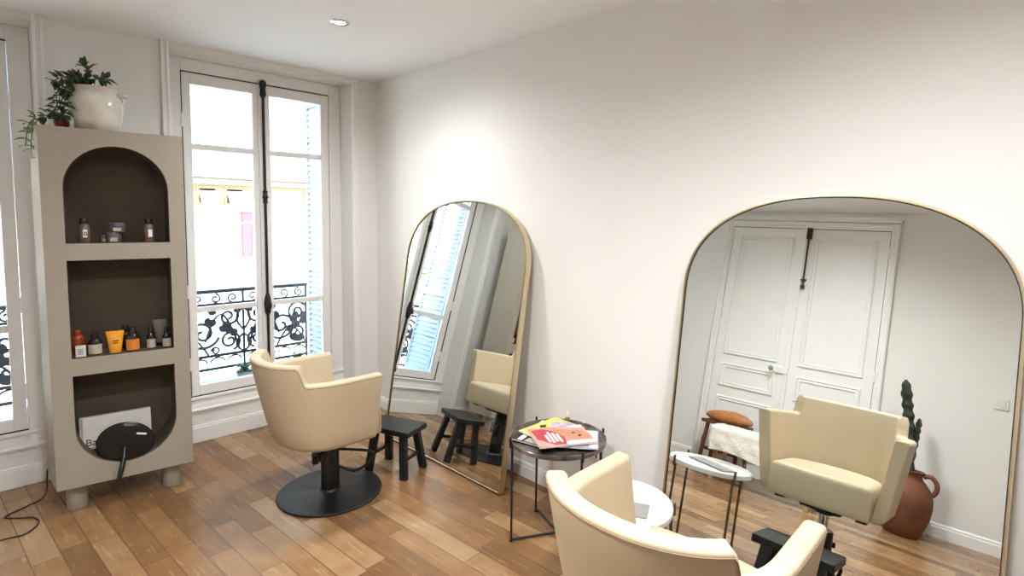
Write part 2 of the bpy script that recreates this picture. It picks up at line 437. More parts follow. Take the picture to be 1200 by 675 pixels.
# wrought iron guard outside each window
def make_guard():
    g = thing('balcony_railing', 'black wrought iron scroll railing outside the corner window', 'railing', (-.812, .69, -.012))
    hw = .52
    MB().box(-hw, -.022, .975, hw, .022, 1.002).build('top_rail', 'iron', g, bevel=.003)
    m = MB()
    for z in (.885, .478, .375): m.box(-hw, -.010, z - .010, hw, .010, z + .010)
    for x in (-hw + .01, 0, hw - .01): m.box(x - .008, -.008, .292, x + .008, .008, .98)
    m.build('bars', 'iron', g)
    def scroll(pts, r=.0105, nm='scroll'):
        q = MB(); q.tube([(x, 0, z) for x, z in pts], r, n=6); return q.build(nm, 'iron', g, smooth=60)
    for s in (-1, 1):
        for px, pz, r0, a0, tn, rr_ in ((.30, .66, .125, PI * 1.1, 1.7, .012), (.105, .585, .082, PI * 1.4, -1.6, .011), (.43, .76, .085, PI * .2, 1.5, .011),
                                   (.44, .575, .075, PI * 1.6, -1.5, .011), (.11, .78, .078, PI * .7, 1.4, .011), (.22, .845, .034, 0, 1.2, .008), (.21, .515, .03, 0, 1.2, .008)):
            scroll([(s * x, z) for x, z in spiral(px, pz, r0, .014, a0, tn)], rr_)
        scroll([(s * (.03 + .25 * t), .50 + .30 * math.sin(PI * t * .9)) for t in [i / 20 for i in range(21)]], .009)
        scroll([(s * (.26 + .24 * t), .49 + .14 * math.sin(PI * t)) for t in [i / 20 for i in range(21)]], .009)
        scroll([(s * (.055 * math.sin(PI * t)), .48 + .15 * t) for t in [i / 12 for i in range(13)]], .009)
        scroll([(s * (.05 * math.sin(PI * t)), .66 + .2 * t) for t in [i / 12 for i in range(13)]], .009)
        for i in range(4):
            scroll([(s * x, z) for x, z in spiral(.075 + .125 * i, .93, .038, .010, PI * (.5 if i % 2 else 1.5), 1.2, 22)], .0075)
        for i in range(4):
            scroll([(s * (.07 + .125 * i + .05 * math.cos(a)), .425 + .035 * math.sin(a)) for a in [PI * k / 14 for k in range(15)]], .007)
        # leaf ornaments
        for (cx, cz, a, L) in ((.335, .60, .5, .14), (.36, .55, -.2, .14), (.24, .80, 2.0, .11), (.39, .66, 1.2, .11), (.03, .80, 1.2, .10), (.17, .66, 2.2, .10), (.48, .64, 1.5, .12), (.05, .63, .6, .10), (.20, .73, .4, .09), (.33, .86, .1, .10)):
            pts = []
            for i in range(9):
                t = i / 8; w = .034 * math.sin(PI * t) ** .7
                pts.append((t * L, w * (1 + .35 * math.sin(9 * t))))
            poly = pts + [(x, -y) for x, y in pts[-2:0:-1]]
            ca, sa = math.cos(a), math.sin(a)
            MB().prism([(s * (cx + x * ca - y * sa), cz + x * sa + y * ca) for x, y in poly], -.007, .007, lambda x, y, z: (x, z, y)).build('leaf_ornament', 'iron', g)
    return g
gd = make_guard()
copy_thing(gd, (-.812 - XS, .69, -.012), None, 'black wrought iron railing outside the far left window')
struct(MB().box(W - .2, .42, -.6, .4, .85, .276).build('ledge_outside', 'stone_pale'), 'pale stone ledge under the windows outside', 'ledge')

# plants on the outer ledge
def leafblade(mb, p, d, up, L, w):
    d = Vector(d).normalized(); sd = d.cross(Vector(up)); sd = sd.normalized() if sd.length > 1e-4 else d.orthogonal().normalized()
    nn = sd.cross(d); p = Vector(p)
    pts = [p, p + d * L * .3 + sd * w * .42 + nn * w * .12, p + d * L * .62 + sd * w * .36 + nn * w * .1, p + d * L - nn * L * .12,
           p + d * L * .62 - sd * w * .36 + nn * w * .1, p + d * L * .3 - sd * w * .42 + nn * w * .12, p + d * L * .32, p + d * L * .64]
    mb.add(pts, [(0, 1, 6), (1, 2, 7, 6), (2, 3, 7), (3, 4, 7), (4, 5, 6, 7), (5, 0, 6)])
def ledge_plant(x, y, h, label, m):
    t = thing('potted_plant', label, 'plant', (x, y, .276), 0, 'plants on the window ledge')
    MB().lathe([(.045, 0), (.058, .07), (.062, .075), (.055, .075), (.05, .06)], n=18).build('pot', 'stone_pale', t, smooth=40)
    q = MB(); rr = random.Random(int(-x * 1000))
    for i in range(46):
        a = rr.random() * 2 * PI; e = rr.uniform(.1, 1.3); d = Vector((math.cos(a) * math.cos(e), math.sin(a) * math.cos(e), math.sin(e)))
        leafblade(q, Vector((0, 0, .07)) + d * rr.uniform(.0, h * .6), d, (0, 0, 1), h * .55, .034)
    q.build('foliage', m, t, recalc=False)
ledge_plant(-.87, .50, .09, 'small green plant on the outer ledge, seen through the left pane', 'leaf')
ledge_plant(-.46, .50, .11, 'small green plant on the outer ledge, seen through the right pane', 'leaf')

# ------------------------------------------------------------------ building across the street
FY = 11.0
bd = thing('apartment_building', 'pale stone apartment building across the street with iron balconies', 'building', (0, FY, 0))
MB().box(-22, 0, -4.6, 26, .6, 13).build('wall', 'stone', bd)
q = MB(); q.box(-22, -.12, 1.60, 26, .02, 1.74); q.box(-22, -.06, 1.30, 26, .02, 1.34)
q.build('string_course', 'stone_pale', bd)
q = MB()
for zz in (2.38, 5.6, 8.8): q.box(-22, -.75, zz, 26, .02, zz + .16); q.box(-22, -.55, zz - .14, 26, .02, zz)
q.build('balcony_slab', 'stone_pale', bd, bevel=.03)
q = MB()
for zz in (2.54, 5.76, 8.96):
    q.box(-22, -.74, zz + .88, 26, -.70, zz + .92); q.box(-22, -.735, zz + .72, 26, -.715, zz + .74); q.box(-22, -.735, zz + .08, 26, -.715, zz + .1)
    for i in range(240):
        x = -22 + .2 * i
        q.box(x, -.73, zz, x + .018, -.715, zz + .9)
        if i % 2 == 0 and zz < 6: q.tube([(x + .1 + a, -.725, zz + b) for a, b in spiral(0, .4, .12, .03, 0, 1.4, 14)], .012, n=4)
q.build('balcony_railing', 'railfar', bd)
for zz, hh in ((2.6, 2.3), (5.8, 2.3)):
    for i in range(-6, 9):
        x = 1.0 + 2.6 * i
        f = MB(); f.rect_profile((x - .75, x + .75, zz, zz + hh), [(0, .02), (0, -.1), (.14, -.1), (.14, -.03), (.2, -.03), (.2, -.01)], lambda a, b, h: (a, h, b))
        fo = f.build('window', 'stone_pale', bd)
        p = MB()
        for a, b in ((-.53, -.02), (.02, .53)): p.box(x + a, -.03, zz + .22, x + b, -.012, zz + hh - .22)
        p.build('pane', 'farglass', fo)
for i in range(-9, 14):      # mezzanine windows with little canvas blinds
    for dx in (0, .62):
        x = 1.5 + 2.6 * i + dx
        if x < -20 or x > 24: continue
        f = MB(); f.rect_profile((x, x + .46, 1.76, 2.2), [(0, .02), (0, -.04), (.05, -.04), (.05, .0)], lambda a, b, h: (a, h, b))
        fo = f.build('mezzanine_window', 'stone', bd)
        MB().add([(x + .05, -.02, 2.1), (x + .41, -.02, 2.1), (x + .41, -.28, 1.8), (x + .05, -.28, 1.8), (x + .05, -.0, 2.1), (x + .41, -.0, 2.1), (x + .41, -.26, 1.79), (x + .05, -.26, 1.79)],
                 [(0, 1, 2, 3), (7, 6, 5, 4), (0, 3, 7, 4), (1, 5, 6, 2), (3, 2, 6, 7), (0, 4, 5, 1)]).build('blind', 'awning', fo)
for i in range(-7, 9):
    x = 1.42 + 2.6 * i
    f = MB(); f.rect_profile((x, x + .95, .46, 1.55), [(0, .02), (0, -.05), (.06, -.05), (.06, .03)], lambda a, b, h: (a, h, b))
    f.build('shop_bay', 'stone_pale', bd)
q = MB(); q.rect_profile((2.49, 2.74, .46, 1.72), [(0, .02), (0, -.05), (.02, -.05), (.02, -.04)], lambda a, b, h: (a, h, b))
d1 = q.build('shutter_panel', 'pink', bd); d1['label'] = 'narrow pink painted panel'
MB().box(-22, -.03, -4.6, 26, .01, .44).build('shop_front', 'shopglare', bd)  # glare on the lower storey put into its colour
struct(MB().box(-26, .9, -4.9, 30, FY, -4.6).build('street_ground', 'street'), 'street between the salon and the building opposite', 'street')

# ------------------------------------------------------------------ double door (seen in the mirror)
dr = sroot('door_1', 'white panelled double door reflected in the large front mirror', 'door', (W, 0, 0))
dy0, dy1, dm, dt = -3.135, -1.702, -2.414, 2.478
fn = lambda a, b, h: (h, a, b)
c = MB()
prof = [(0, 0), (0, .03), (.012, .036), (.022, .026), (.036, .03), (.05, .018), (.064, .018), (.064, 0)]
def cas(y, s, z0, z1):
    c.loops([[(h, y + s * (.064 - a), z) for a, h in prof] for z in (z0, z1)], cap0=True, cap1=True)
cas(dy1, 1, 0, dt + .064); cas(dy0, -1, 0, dt + .064)
c.loops([[(h, y, dt + .064 - a) for a, h in prof] for y in (dy0, dy1)], cap0=True, cap1=True)
c.box(0, dy0 - .07, dt + .075, .022, dy1 + .07, dt + .10); c.box(0, dy0 - .085, dt + .10, .04, dy1 + .085, dt + .118)
c.build('casing', 'trim', dr)
PM = [(0, .012), (0, .024), (.012, .028), (.02, .018), (.03, .022), (.04, .022), (.052, .004), (.06, .006)]
for (a, b) in ((dy0, dm - .004), (dm + .004, dy1)):
    lf = MB(); lf.box(-.02, a + .004, .006, .012, b - .004, dt - .004)
    for z0, z1 in ((1.125, 2.385), (.80, 1.03), (.135, .70)):
        lf.rect_profile((a + .09, b - .09, z0, z1), PM, fn)
    lo = lf.build('door_leaf', 'trim', dr)
    h = MB(); hy = a if a == dy0 else b
    for z in (.3, 1.15, 2.27): h.cyl((.02, hy, z - .05), (.02, hy, z + .05), .011, n=10)
    h.build('hinge', 'trim', lo)
MB().box(0, dm - .022, .006, .028, dm + .022, dt - .004).build('meeting_bead', 'trim', dr, bevel=.008)
k = MB(); k.box(-.01, dy0 + .002, dt - .006, .013, dy1 - .002, dt + .001); k.box(-.01, dy0 - .001, .006, .0125, dy0 + .005, dt - .004); k.build('leaf_gap_shade', 'darkedge', dr)  # dark strips painting the shade between leaves and casing
k = MB(); k.box(.012, dm - .02, 1.03, .034, dm + .15, 1.09); lk = k.build('lock_case', 'trim', dr, bevel=.004)
k = MB(); k.cyl((.03, dm + .12, 1.063), (.075, dm + .12, 1.063), .008, n=10); k.ell((.09, dm + .12, 1.063), (.02, .026, .026), 14, 8)
k.build('knob', 'chrome', lk, smooth=40)
k = MB(); k.cyl((.04, dm - .045, 1.90), (.04, dm - .045, 2.46), .008, n=8); k.box(.02, dm - .067, 2.37, .055, dm - .023, 2.475); k.box(.02, dm - .062, 1.87, .05, dm - .028, 1.905); k.box(.02, dm - .068, 1.95, .05, dm - .022, 1.965)
k.build('bolt', 'iron', dr)

# ------------------------------------------------------------------ display cabinet
CR = -math.atan2(.075, .583)
CO = (-2.0798, -.4162, 0)
cab = thing('display_cabinet', 'tall greige open cabinet with three dark niches, on four round feet between the windows', 'cabinet', CO, CR)
cw, cd, cz0, cz1 = .605, .27, .143, 2.01
fl = -.048        # the left side splays out towards the wall
def arcpts(cx, cz, r, a0, a1, n=24): return [(cx + r * math.cos(a0 + (a1 - a0) * i / n), cz + r * math.sin(a0 + (a1 - a0) * i / n)) for i in range(n + 1)]
nl, nr = .085, .53; nc = (nl + nr) / 2; nrad = (nr - nl) / 2
top_n = [(nl, 1.424), (nr, 1.424)] + arcpts(nc, 1.93 - nrad, nrad, 0, PI)
mid_n = [(nl, .826), (nr, .826), (nr, 1.337), (nl, 1.337)]
bot_n = [(nr, .736), (nl, .736)] + arcpts(nc, .225 + nrad, nrad, PI, 2 * PI)
def front_plate(polys, w, z0, z1, y0, y1):
    """rectangle with holes, extruded; triangulated through bmesh"""
    import bmesh
    bm = bmesh.new()
    loops = [[(0, z0), (w, z0), (w, z1), (0, z1)]] + polys
    edges = []
    for lp in loops:
        vs = [bm.verts.new((x, y0, z)) for x, z in lp]
        edges += [bm.edges.new((vs[i], vs[(i + 1) % len(vs)])) for i in range(len(vs))]
    bmesh.ops.triangle_fill(bm, edges=edges, use_beauty=True)
    bmesh.ops.recalc_face_normals(bm, faces=bm.faces)
    g = bmesh.ops.extrude_face_region(bm, geom=bm.faces[:])
    bmesh.ops.translate(bm, vec=(0, y1 - y0, 0), verts=[e for e in g['geom'] if isinstance(e, bmesh.types.BMVert)])
    bmesh.ops.recalc_face_normals(bm, faces=bm.faces)
    me = bpy.data.meshes.new('body'); bm.to_mesh(me); bm.free(); return me
me = front_plate([top_n, mid_n, bot_n], cw, cz0, cz1, 0, .03)
me2 = bpy.data.meshes.new('t')
mb = MB(); mb.v = [tuple(v.co) for v in me.vertices]; mb.f = [tuple(p.vertices) for p in me.polygons]
mb.prism([(0, .001), (.02, .03), (.02, cd), (fl, cd)], cz0, cz1); mb.box(cw - .02, .03, cz0, cw, cd, cz1)
mb.box(.02, .03, cz1 - .02, cw - .02, cd, cz1 - .0001); mb.box(.02, .03, cz0 + .0001, cw - .02, cd, cz0 + .02); mb.box(.02, cd - .015, cz0 + .02, cw - .02, cd, cz1 - .02)
mb.build('body', 'cab', cab)
for pl, nm in ((top_n, 'arched_niche'), (mid_n, 'square_niche'), (bot_n, 'rounded_niche')):
    q = MB(); q.loops([[(x, y, z) for x, z in pl] for y in (.012, cd - .03)], cap0=False, cap1=True)
    o = q.build(nm, 'niche', cab, smooth=40, recalc=False); o['label'] = 'dark lined niche'
for x, y in ((.075, .10), (cw - .10, .10), (.075, cd - .05), (cw - .10, cd - .05)):
    MB().lathe([(.044, 0), (.046, .004), (.046, cz0)], (x, y, 0), n=28).build('foot', 'cab', cab, smooth=40)

CM = Matrix.Translation(CO) @ Matrix.Rotation(CR, 4, 'Z')
def cl(x, y, z): return tuple(CM @ Vector((x, y, z)))
def cthing(name, label, cat, x, y, z, rot=0, group=None):
    return thing(name, label, cat, cl(x, y, z), CR + rot, group)
Zt, Zm, Zb = 1.424, .826, .225

# top niche
def pump_bottle(x, label, letter):
    t = cthing('toiletry_bottle', label, 'bottle', x, .07, Zt, 0, 'rose brown bottles in the arched niche')
    MB().lathe([(.022, 0), (.024, .004), (.024, .088), (.016, .1), (.012, .104)], n=20).build('bottle_body', 'rosebottle', t, smooth=40)
    MB().lathe([(.017, .1), (.0175, .102), (.0175, .128), (.015, .131)], n=18).build('cap', 'darkbottle', t, smooth=40)
    MB().obox((.004, -.0245, .05), (.018, .002, .04)).build('label_print', 'white', t)
    if letter: text('lettering', 'B', .03, 'ink', t, (-.003, -.026, .039), (PI / 2, 0, 0))
    return t
pump_bottle(.160, 'rose brown bottle lettered B, alone at the left of the arched niche', True)
pump_bottle(.440, 'rose brown bottle with a small white label, right side of the arched niche', False)
def tin(x, y, z, r, h, label, m):
    t = cthing('cosmetic_jar', label, 'jar', x, y, z, 0, 'small jars in the arched niche')
    MB().lathe([(r * .96, 0), (r, .003), (r, h * .55), (r * .96, h * .58)], n=26).build('jar_body', m, t, smooth=40)
    MB().lathe([(r * 1.03, h * .56), (r * 1.03, h * .95), (r * .98, h)], n=26).build('lid', 'lilac', t, smooth=40)
    MB().obox((0, -r * 1.0, h * .3), (r * .9, .003, h * .35)).build('label_print', 'label', t)
tin(.282, .08, Zt, .034, .056, 'pewter jar standing under another jar in the arched niche', 'silver')
tin(.298, .08, Zt + .056, .037, .05, 'lilac grey jar stacked on a pewter jar in the arched niche', 'lilac')
tin(.243, .12, Zt, .022, .042, 'smallest pewter jar, behind the stacked pair in the arched niche', 'silver')

# middle niche
def bottle(name, label, x, y, r, h, hs, m, lab=None, cap='darkbottle', group='bottles in the square niche', lw=1.5):
    t = cthing(name, label, 'bottle', x, y, Zm, 0, group)
    MB().lathe([(r * .95, 0), (r, .004), (r, hs), (r * .85, hs + .012), (r * .45, hs + .022), (r * .42, hs + .03)], n=20).build('bottle_body', m, t, smooth=40)
    MB().lathe([(r * .55, hs + .024), (r * .55, h - .003), (r * .5, h)], n=16).build('cap', cap, t, smooth=40)
    if lab:
        a0, a1 = -PI / 2 - lw / 2, -PI / 2 + lw / 2
        q = MB(); q.loops([[((r + .001) * math.cos(a0 + (a1 - a0) * i / 10), (r + .001) * math.sin(a0 + (a1 - a0) * i / 10), z) for i in range(11)] for z in (hs * .08, hs * .86)], closed=False, cap1=False)
        q.build('label_print', lab, t, solid=.001)
    return t
bottle('amber_bottle', 'reddish amber bottle at the left end of the square niche', .108, .13, .030, .13, .085, 'amber', cap='amber')
t = cthing('small_carton', 'small white carton in front of the amber bottle', 'box', .122, .06, Zm)
MB().box(-.021, -.018, 0, .021, .018, .055).build('carton_body', 'box', t, bevel=.001)
q = MB()
for i in range(4): q.box(-.014, -.0185, .014 + .008 * i, .010 + .003 * (i % 2), -.0175, .017 + .008 * i)
q.build('printed_lines', 'ink', t)
bottle('brown_bottle', 'dark square-shouldered bottle with a wide grey label, beside the orange tube', .182, .08, .031, .115, .066, 'darkbottle', 'label', lw=2.2)
t = cthing('cosmetic_tube', 'bright orange tube standing on its cap in the square niche', 'tube', .268, .065, Zm)
n = 22
def tubeloops(pr):
    return [[(a * math.cos(2 * PI * k / n), b * math.sin(2 * PI * k / n), z) for k in range(n)] for a, b, z in pr]
MB().loops(tubeloops([(.028, .021, .02), (.030, .021, .03), (.034, .017, .07), (.040, .004, .108), (.040, .003, .118)]), cap0=True).build('tube_body', 'orange', t, smooth=40)
MB().loops(tubeloops([(.026, .02, 0), (.027, .021, .003), (.027, .021, .02)]), cap0=True).build('cap', 'orange', t, smooth=40)
q = MB(); q.box(-.012, -.0205, .064, .016, -.0165, .07); q.box(-.008, -.0205, .052, .012, -.0175, .057); q.build('printed_lines', 'amber', t)
bottle('brown_bottle', 'dark bottle with an orange label, right of the orange tube', .345, .075, .034, .128, .076, 'darkbottle', 'orangelab', lw=2.0)
bottle('brown_bottle', 'plain dark bottle behind the orange-labelled bottle', .318, .16, .028, .125, .075, 'darkbottle')
bottle('dropper_bottle', 'slim dark bottle with a grey label, left of the taupe tube', .430, .075, .021, .125, .062, 'darkbottle', 'label', lw=2.4)
t = cthing('taupe_tube', 'tall taupe tube flaring to a flat top in the square niche', 'tube', .476, .13, Zm)
MB().loops(tubeloops([(.018, .016, .018), (.02, .017, .03), (.028, .012, .09), (.034, .003, .14), (.034, .002, .15)]), cap0=True).build('tube_body', 'greytube', t, smooth=40)
MB().loops(tubeloops([(.017, .015, 0), (.018, .016, .018)]), cap0=True).build('cap', 'darkbottle', t, smooth=40)
bottle('dropper_bottle', 'slim dark bottle with a grey label at the right end of the square niche', .502, .06, .021, .115, .06, 'darkbottle', 'label', lw=2.4)

# bottom niche: leaning carton and hand mirror
t = thing('appliance_box', 'flat white box with black lettering, leaning in the lowest niche', 'box', cl(.262, .150, Zb + .001), (R(-10), 0, CR))
MB().box(-.165, -.05, .06, .155, 0, .235).build('carton_body', 'box', t, bevel=.002)
q = MB(); q.box(-.1655, -.052, .060, -.150, -.0505, .232); q.build('side_stripe', 'label', t)
text('lettering', 'BaByl', .052, 'ink', t, (-.142, -.0515, .080), (PI / 2, 0, R(0)))
q = MB(); q.box(-.14, -.0525, .064, -.03, -.051, .072); q.build('printed_lines', 'label', t)
t = thing('hand_mirror', 'round black hand mirror with its handle sticking out of the lowest niche', 'mirror', cl(.295, .05, .322), (R(-8), R(16), CR))
q = MB(); q.loops([[(a * math.cos(2 * PI * k / 40), y, b * math.sin(2 * PI * k / 40)) for k in range(40)] for a, b, y in ((.118, .092, .008), (.130, .104, .004), (.133, .107, -.002), (.128, .102, -.008), (.1, .08, -.012))], cap0=True)
ob = q.build('disc', 'blackplastic', t, smooth=40)
q = MB(); q.tube([(-.0, -.014, -.03), (.003, -.05, -.072), (.005, -.072, -.10), (.006, -.082, -.178)], [.010, .012, .013, .011], n=12); q.ell((.006, -.082, -.180), (.0115, .0115, .012), 12, 8)
q.build('handle', 'blackplastic', t, smooth=40)
q = MB(); q.obox((.060, -.0125, .048), (.046, .002, .010), (0, R(0), 0)); o = q.build('sticker', 'white', t); o['label'] = 'white printed sticker'

# pot, plant and red ornament on top
zt = cz1
pot = cthing('ceramic_jar', 'bulbous white glazed jar with lug handles on top of the cabinet', 'jar', .235, .145, zt)
MB().lathe([(.078, 0), (.09, .006), (.108, .05), (.118, .10), (.117, .15), (.106, .185), (.092, .205), (.096, .218), (.102, .226), (.100, .232), (.086, .232), (.080, .2), (.09, .15), (.09, .05), (.05, .02)], n=40).build('jar_body', 'ceramic', pot, smooth=50)
for s in (1, -1):
    q = MB(); q.ell((s * .112, -.004, .207), (.030, .030, .013), 18, 10); q.tube([(s * .104, 0, .205), (s * .112, 0, .18), (s * .106, 0, .155)], [.016, .013, .010], n=12)
    q.build('lug_handle', 'ceramic', pot, smooth=50)
pl = cthing('trailing_plant', 'trailing green plant spilling from the white jar down the cabinet side', 'plant', .235, .145, zt + .2)
rr = random.Random(3)
stems = [
    [(0, 0, -.02), (-.03, -.01, .06), (-.09, -.02, .08), (-.13, -.02, .03), (-.15, -.02, -.05), (-.18, -.03, -.12), (-.235, -.04, -.165), (-.262, -.04, -.25), (-.265, -.04, -.36)],
    [(0, 0, -.02), (-.05, -.03, .05), (-.12, -.05, .04), (-.155, -.05, -.02), (-.16, -.06, -.09), (-.20, -.06, -.15), (-.255, -.05, -.17), (-.275, -.05, -.22), (-.285, -.05, -.30)],
    [(0, 0, -.02), (-.05, 0, .07), (-.10, .0, .075), (-.15, .01, .06), (-.175, .01, .04)],
    [(0, 0, -.02), (-.02, -.02, .07), (-.03, -.03, .12), (-.05, -.03, .14)],
    [(0, 0, -.02), (.0, -.02, .07), (.03, -.02, .075), (.05, -.03, .085)],
    [(0, 0, -.02), (-.06, -.04, .05), (-.11, -.06, .02), (-.125, -.07, -.05), (-.13, -.08, -.12), (-.15, -.08, -.165)],
    [(0, 0, -.02), (-.07, -.02, .06), (-.12, -.03, .02), (-.14, -.03, -.06), (-.165, -.03, -.13)],
]
def catmull(pts, n=8):
    P = [Vector(p) for p in pts]; P = [P[0]] + P + [P[-1]]; out = []
    for i in range(1, len(P) - 2):
        for k in range(n):
            t = k / n; a, b, c_, d = P[i - 1:i + 3]
            out.append(.5 * ((2 * b) + (-a + c_) * t + (2 * a - 5 * b + 4 * c_ - d) * t * t + (-a + 3 * b - 3 * c_ + d) * t ** 3))
    return out + [P[-2]]
sm, fo, yo = MB(), MB(), MB()
for si, st in enumerate(stems):
    pts = catmull(st); sm.tube(pts, .0022, n=5)
    for i in range(6, len(pts), 3 if si < 5 else 2):
        p = pts[i]; d = (pts[i] - pts[i - 1]).normalized()
        for k in range(2):
            a = rr.random() * 2 * PI
            o_ = d.orthogonal().normalized(); o_ = Matrix.Rotation(a, 3, d) @ o_
            dirn = (d * .5 + o_ + Vector((0, 0, .25))).normalized()
            
            leafblade(yo if (p.z < -.155 and p.x < -.2) else fo, p, dirn, Vector((0, -.6, 1)), rr.uniform(.042, .062), rr.uniform(.027, .036))
sm.build('stems', 'stem', pl); fo.build('foliage', 'leaf', pl, recalc=False)
o = yo.build('young_foliage', 'youngleaf', pl, recalc=False); o['label'] = 'paler young leaves hanging off the cabinet side'
t = cthing('red_ornament', 'small round red ornament beside the white jar on the cabinet', 'ornament', .092, .10, zt)
MB().lathe([(.012, 0), (.026, .008), (.034, .028), (.031, .048), (.018, .060), (.006, .057)], n=24).build('ornament_body', 'red', t, smooth=60)
MB().tube([(0, 0, .056), (.002, 0, .066), (.005, 0, .072)], .0025, n=6).build('stalk', 'stem', t)

# ------------------------------------------------------------------ leaning arched mirrors
def arch(hw, h, b, ins=0, n=48, e=2.3):
    a = hw - ins; bb = b - ins; zs = h - b
    pts = [(-a, ins), (a, ins)]
    for i in range(n + 1):
        th = PI * i / n; c_, s_ = math.cos(th), math.sin(th)
        pts.append((a * (1 if c_ >= 0 else -1) * abs(c_) ** (2 / e), zs + bb * abs(s_) ** (2 / e)))
    return pts
def make_mirror(label, loc, tilt, psi, hw):
    t = thing('arched_mirror', label, 'mirror', loc, (-tilt, 0, -(PI / 2 - psi)))
    h, b = 1.71, .42
    L = lambda ins, y: [(x, y, z) for x, z in arch(hw, h, b, ins)]
    MB().loops([L(.004, .036), L(0, .033), L(0, -.006), L(.002, -.009), L(.008, -.009), L(.010, -.006), L(.010, .004)], cap0=True, cap1=False).build('frame', 'gold', t, smooth=35)
    MB().loops([L(.009, -.003), L(.013, -.003), L(.013, .002)], cap0=False, cap1=False).build('rebate', 'darkedge', t)
    MB().loops([L(.012, .006), L(.012, 0)], cap0=True, cap1=True).build('mirror_glass', 'mirror', t)
    return t
make_mirror('arched gold-framed mirror leaning on the wall behind the black stool', (-.2868, -1.22, .006), .150, .021, .605)
make_mirror('large arched gold-framed mirror leaning beside the front salon chair', (-.241, -3.412, .006), .137, .034, .578)

# ------------------------------------------------------------------ salon chairs
def upath(hw, bk, fr, xc, n):
    """U from the left front end round the rounded back to the right front end"""
    pts = [(fr - (fr - xc) * i / n, hw) for i in range(n)]
    m = 5 * n
    for i in range(m + 1):
        a = PI * i / m; c_, s_ = math.cos(a), math.sin(a)
        pts.append((xc - (xc - bk) * abs(s_) ** .93, hw * (1 if c_ >= 0 else -1) * abs(c_) ** .93))
    pts += [(xc + (fr - xc) * i / n, -hw) for i in range(1, n + 1)]
    return pts
AH, BH = .385, .485
def make_chair(label, loc, rot, lift, rise):
    t = thing('salon_chair', label, 'chair', loc, rot)
    zb = lift                         # underside of the shell
    n = 20
    N = 7 * n + 1
    def ring(h):
        k = min(1, max(0, h / BH)); k = k ** .85
        return upath(.268 + .077 * k, -.285 - .115 * k, .145 + .008 * k, -.06, n)
    ref = ring(BH)
    # height profile along the U
    def ztop(i):
        x = ref[i][0]
        k = (x + .290) / .028                     # step between the arm and the higher back
        k = min(1, max(0, k)); k = k * k * (3 - 2 * k)
        return BH + (AH - BH) * k
    th = .060
    # refine the samples around the step so it stays crisp
    secs = []
    for i in range(N):
        zt_ = ztop(i)
        def pos(h, off):
            rg = ring(h); a = Vector(rg[max(i - 1, 0)]); b = Vector(rg[min(i + 1, N - 1)])
            tt = (b - a).normalized(); nn = Vector((-tt.y, tt.x))       # left normal = inwards
            p = Vector(rg[i]) + nn * off
            return (p.x, p.y, zb + h)
        s = [pos(0, .045), pos(.004, .022), pos(.014, .008), pos(.032, 0)]
        for f in (.2, .4, .6, .8): s.append(pos(.032 + (zt_ - .055) * f, 0))
        r_ = .016
        for a in range(5):
            an = PI / 2 * a / 4
            s.append(pos(zt_ - r_ + r_ * math.sin(an), r_ - r_ * math.cos(an)))
        for a in range(5):
            an = PI / 2 * a / 4
            s.append(pos(zt_ - r_ + r_ * math.cos(an), th - r_ + r_ * math.sin(an)))
        for f in (.7, .4, .1): s.append(pos(.03 + (zt_ - .05) * f, th))
        s.append(pos(.012, th))
        secs.append(s)
    mb = MB(); mb.loops(secs, closed=True, cap0=True, cap1=True)
    # underside plate joining the U
    und = [s[0] for s in secs]
    mb.add(und + [(x, y, z + .02) for x, y, z in und], [tuple(range(N)), tuple(range(N, 2 * N))[::-1]] + [(i, (i + 1) % N, N + (i + 1) % N, N + i) for i in range(N)])
    mb.build('shell', 'leather', t, smooth=50, bevel=.012, seg=3, bangle=55)
    # piping along the outer top edge
    p = MB(); p.tube([Vector(s[8]) + Vector((0, 0, -.0)) for s in secs], .0016, n=6); p.build('piping', 'seam', t, smooth=60)
    # seat cushion
    rg = ring(.10); poly = []
    for i in range(0, N, 2):
        a = Vector(rg[max(i - 1, 0)]); b = Vector(rg[min(i + 1, N - 1)]); tt = (b - a).normalized(); nn = Vector((-tt.y, tt.x))
        q_ = Vector(rg[i]) + nn * (th + .012); poly.append((q_.x, q_.y))
    y0_ = poly[0][1]; poly = [(x, y) for x, y in poly if x < .10]; poly = [(.232 + .016 * (1 - (1 - i / 8) ** 2), y0_ * i / 8) for i in range(0, 9)][:0] + poly + [(.206 + .022 * (1 - (2 * i / 12 - 1) ** 2), -y0_ + 2 * y0_ * i / 12) for i in range(13)]
    cxp = sum(x for x, y in poly) / len(poly)
    lo = lambda k, z: [((x + .07) * k - .07, y * k, zb + z) for x, y in poly]
    s = MB(); s.loops([lo(.975, .004), lo(.995, .014), lo(1, .03), lo(1, .122), lo(.992, .136), lo(.972, .147), lo(.93, .153), lo(.8, .156), lo(.4, .158)], cap0=True, cap1=True)
    s.build('seat', 'leather', t, smooth=50)
    # mechanism, column, base
    q = MB(); q.box(-.11, -.09, zb - .028, .11, .09, zb + .001); q.cyl((0, 0, zb - .05), (0, 0, zb - .02), .045, n=24)
    q.build('seat_plate', 'black', t, bevel=.004)
    q = MB(); q.box(.10, -.20, zb - .018, .138, -.155, zb + .004); q.box(.10, .155, zb - .018, .138, .20, zb + .004); q.build('bump_stop', 'black', t, bevel=.003)
    ctop = .30
    q = MB(); q.loops([[(x * k, y * k, z) for x, y in [(.05 * math.cos(a) * 1.0, .05 * math.sin(a)) for a in [2 * PI * i / 28 for i in range(28)]]] for k, z in ((1, .012), (1, ctop - .004), (.95, ctop))], cap0=True)
    q.build('column', 'black', t, smooth=40)
    if zb - .05 > ctop + .005:
        q = MB(); q.cyl((0, 0, ctop - .01), (0, 0, zb - .045), .022, n=24); q.build('piston', 'chrome', t, smooth=40)
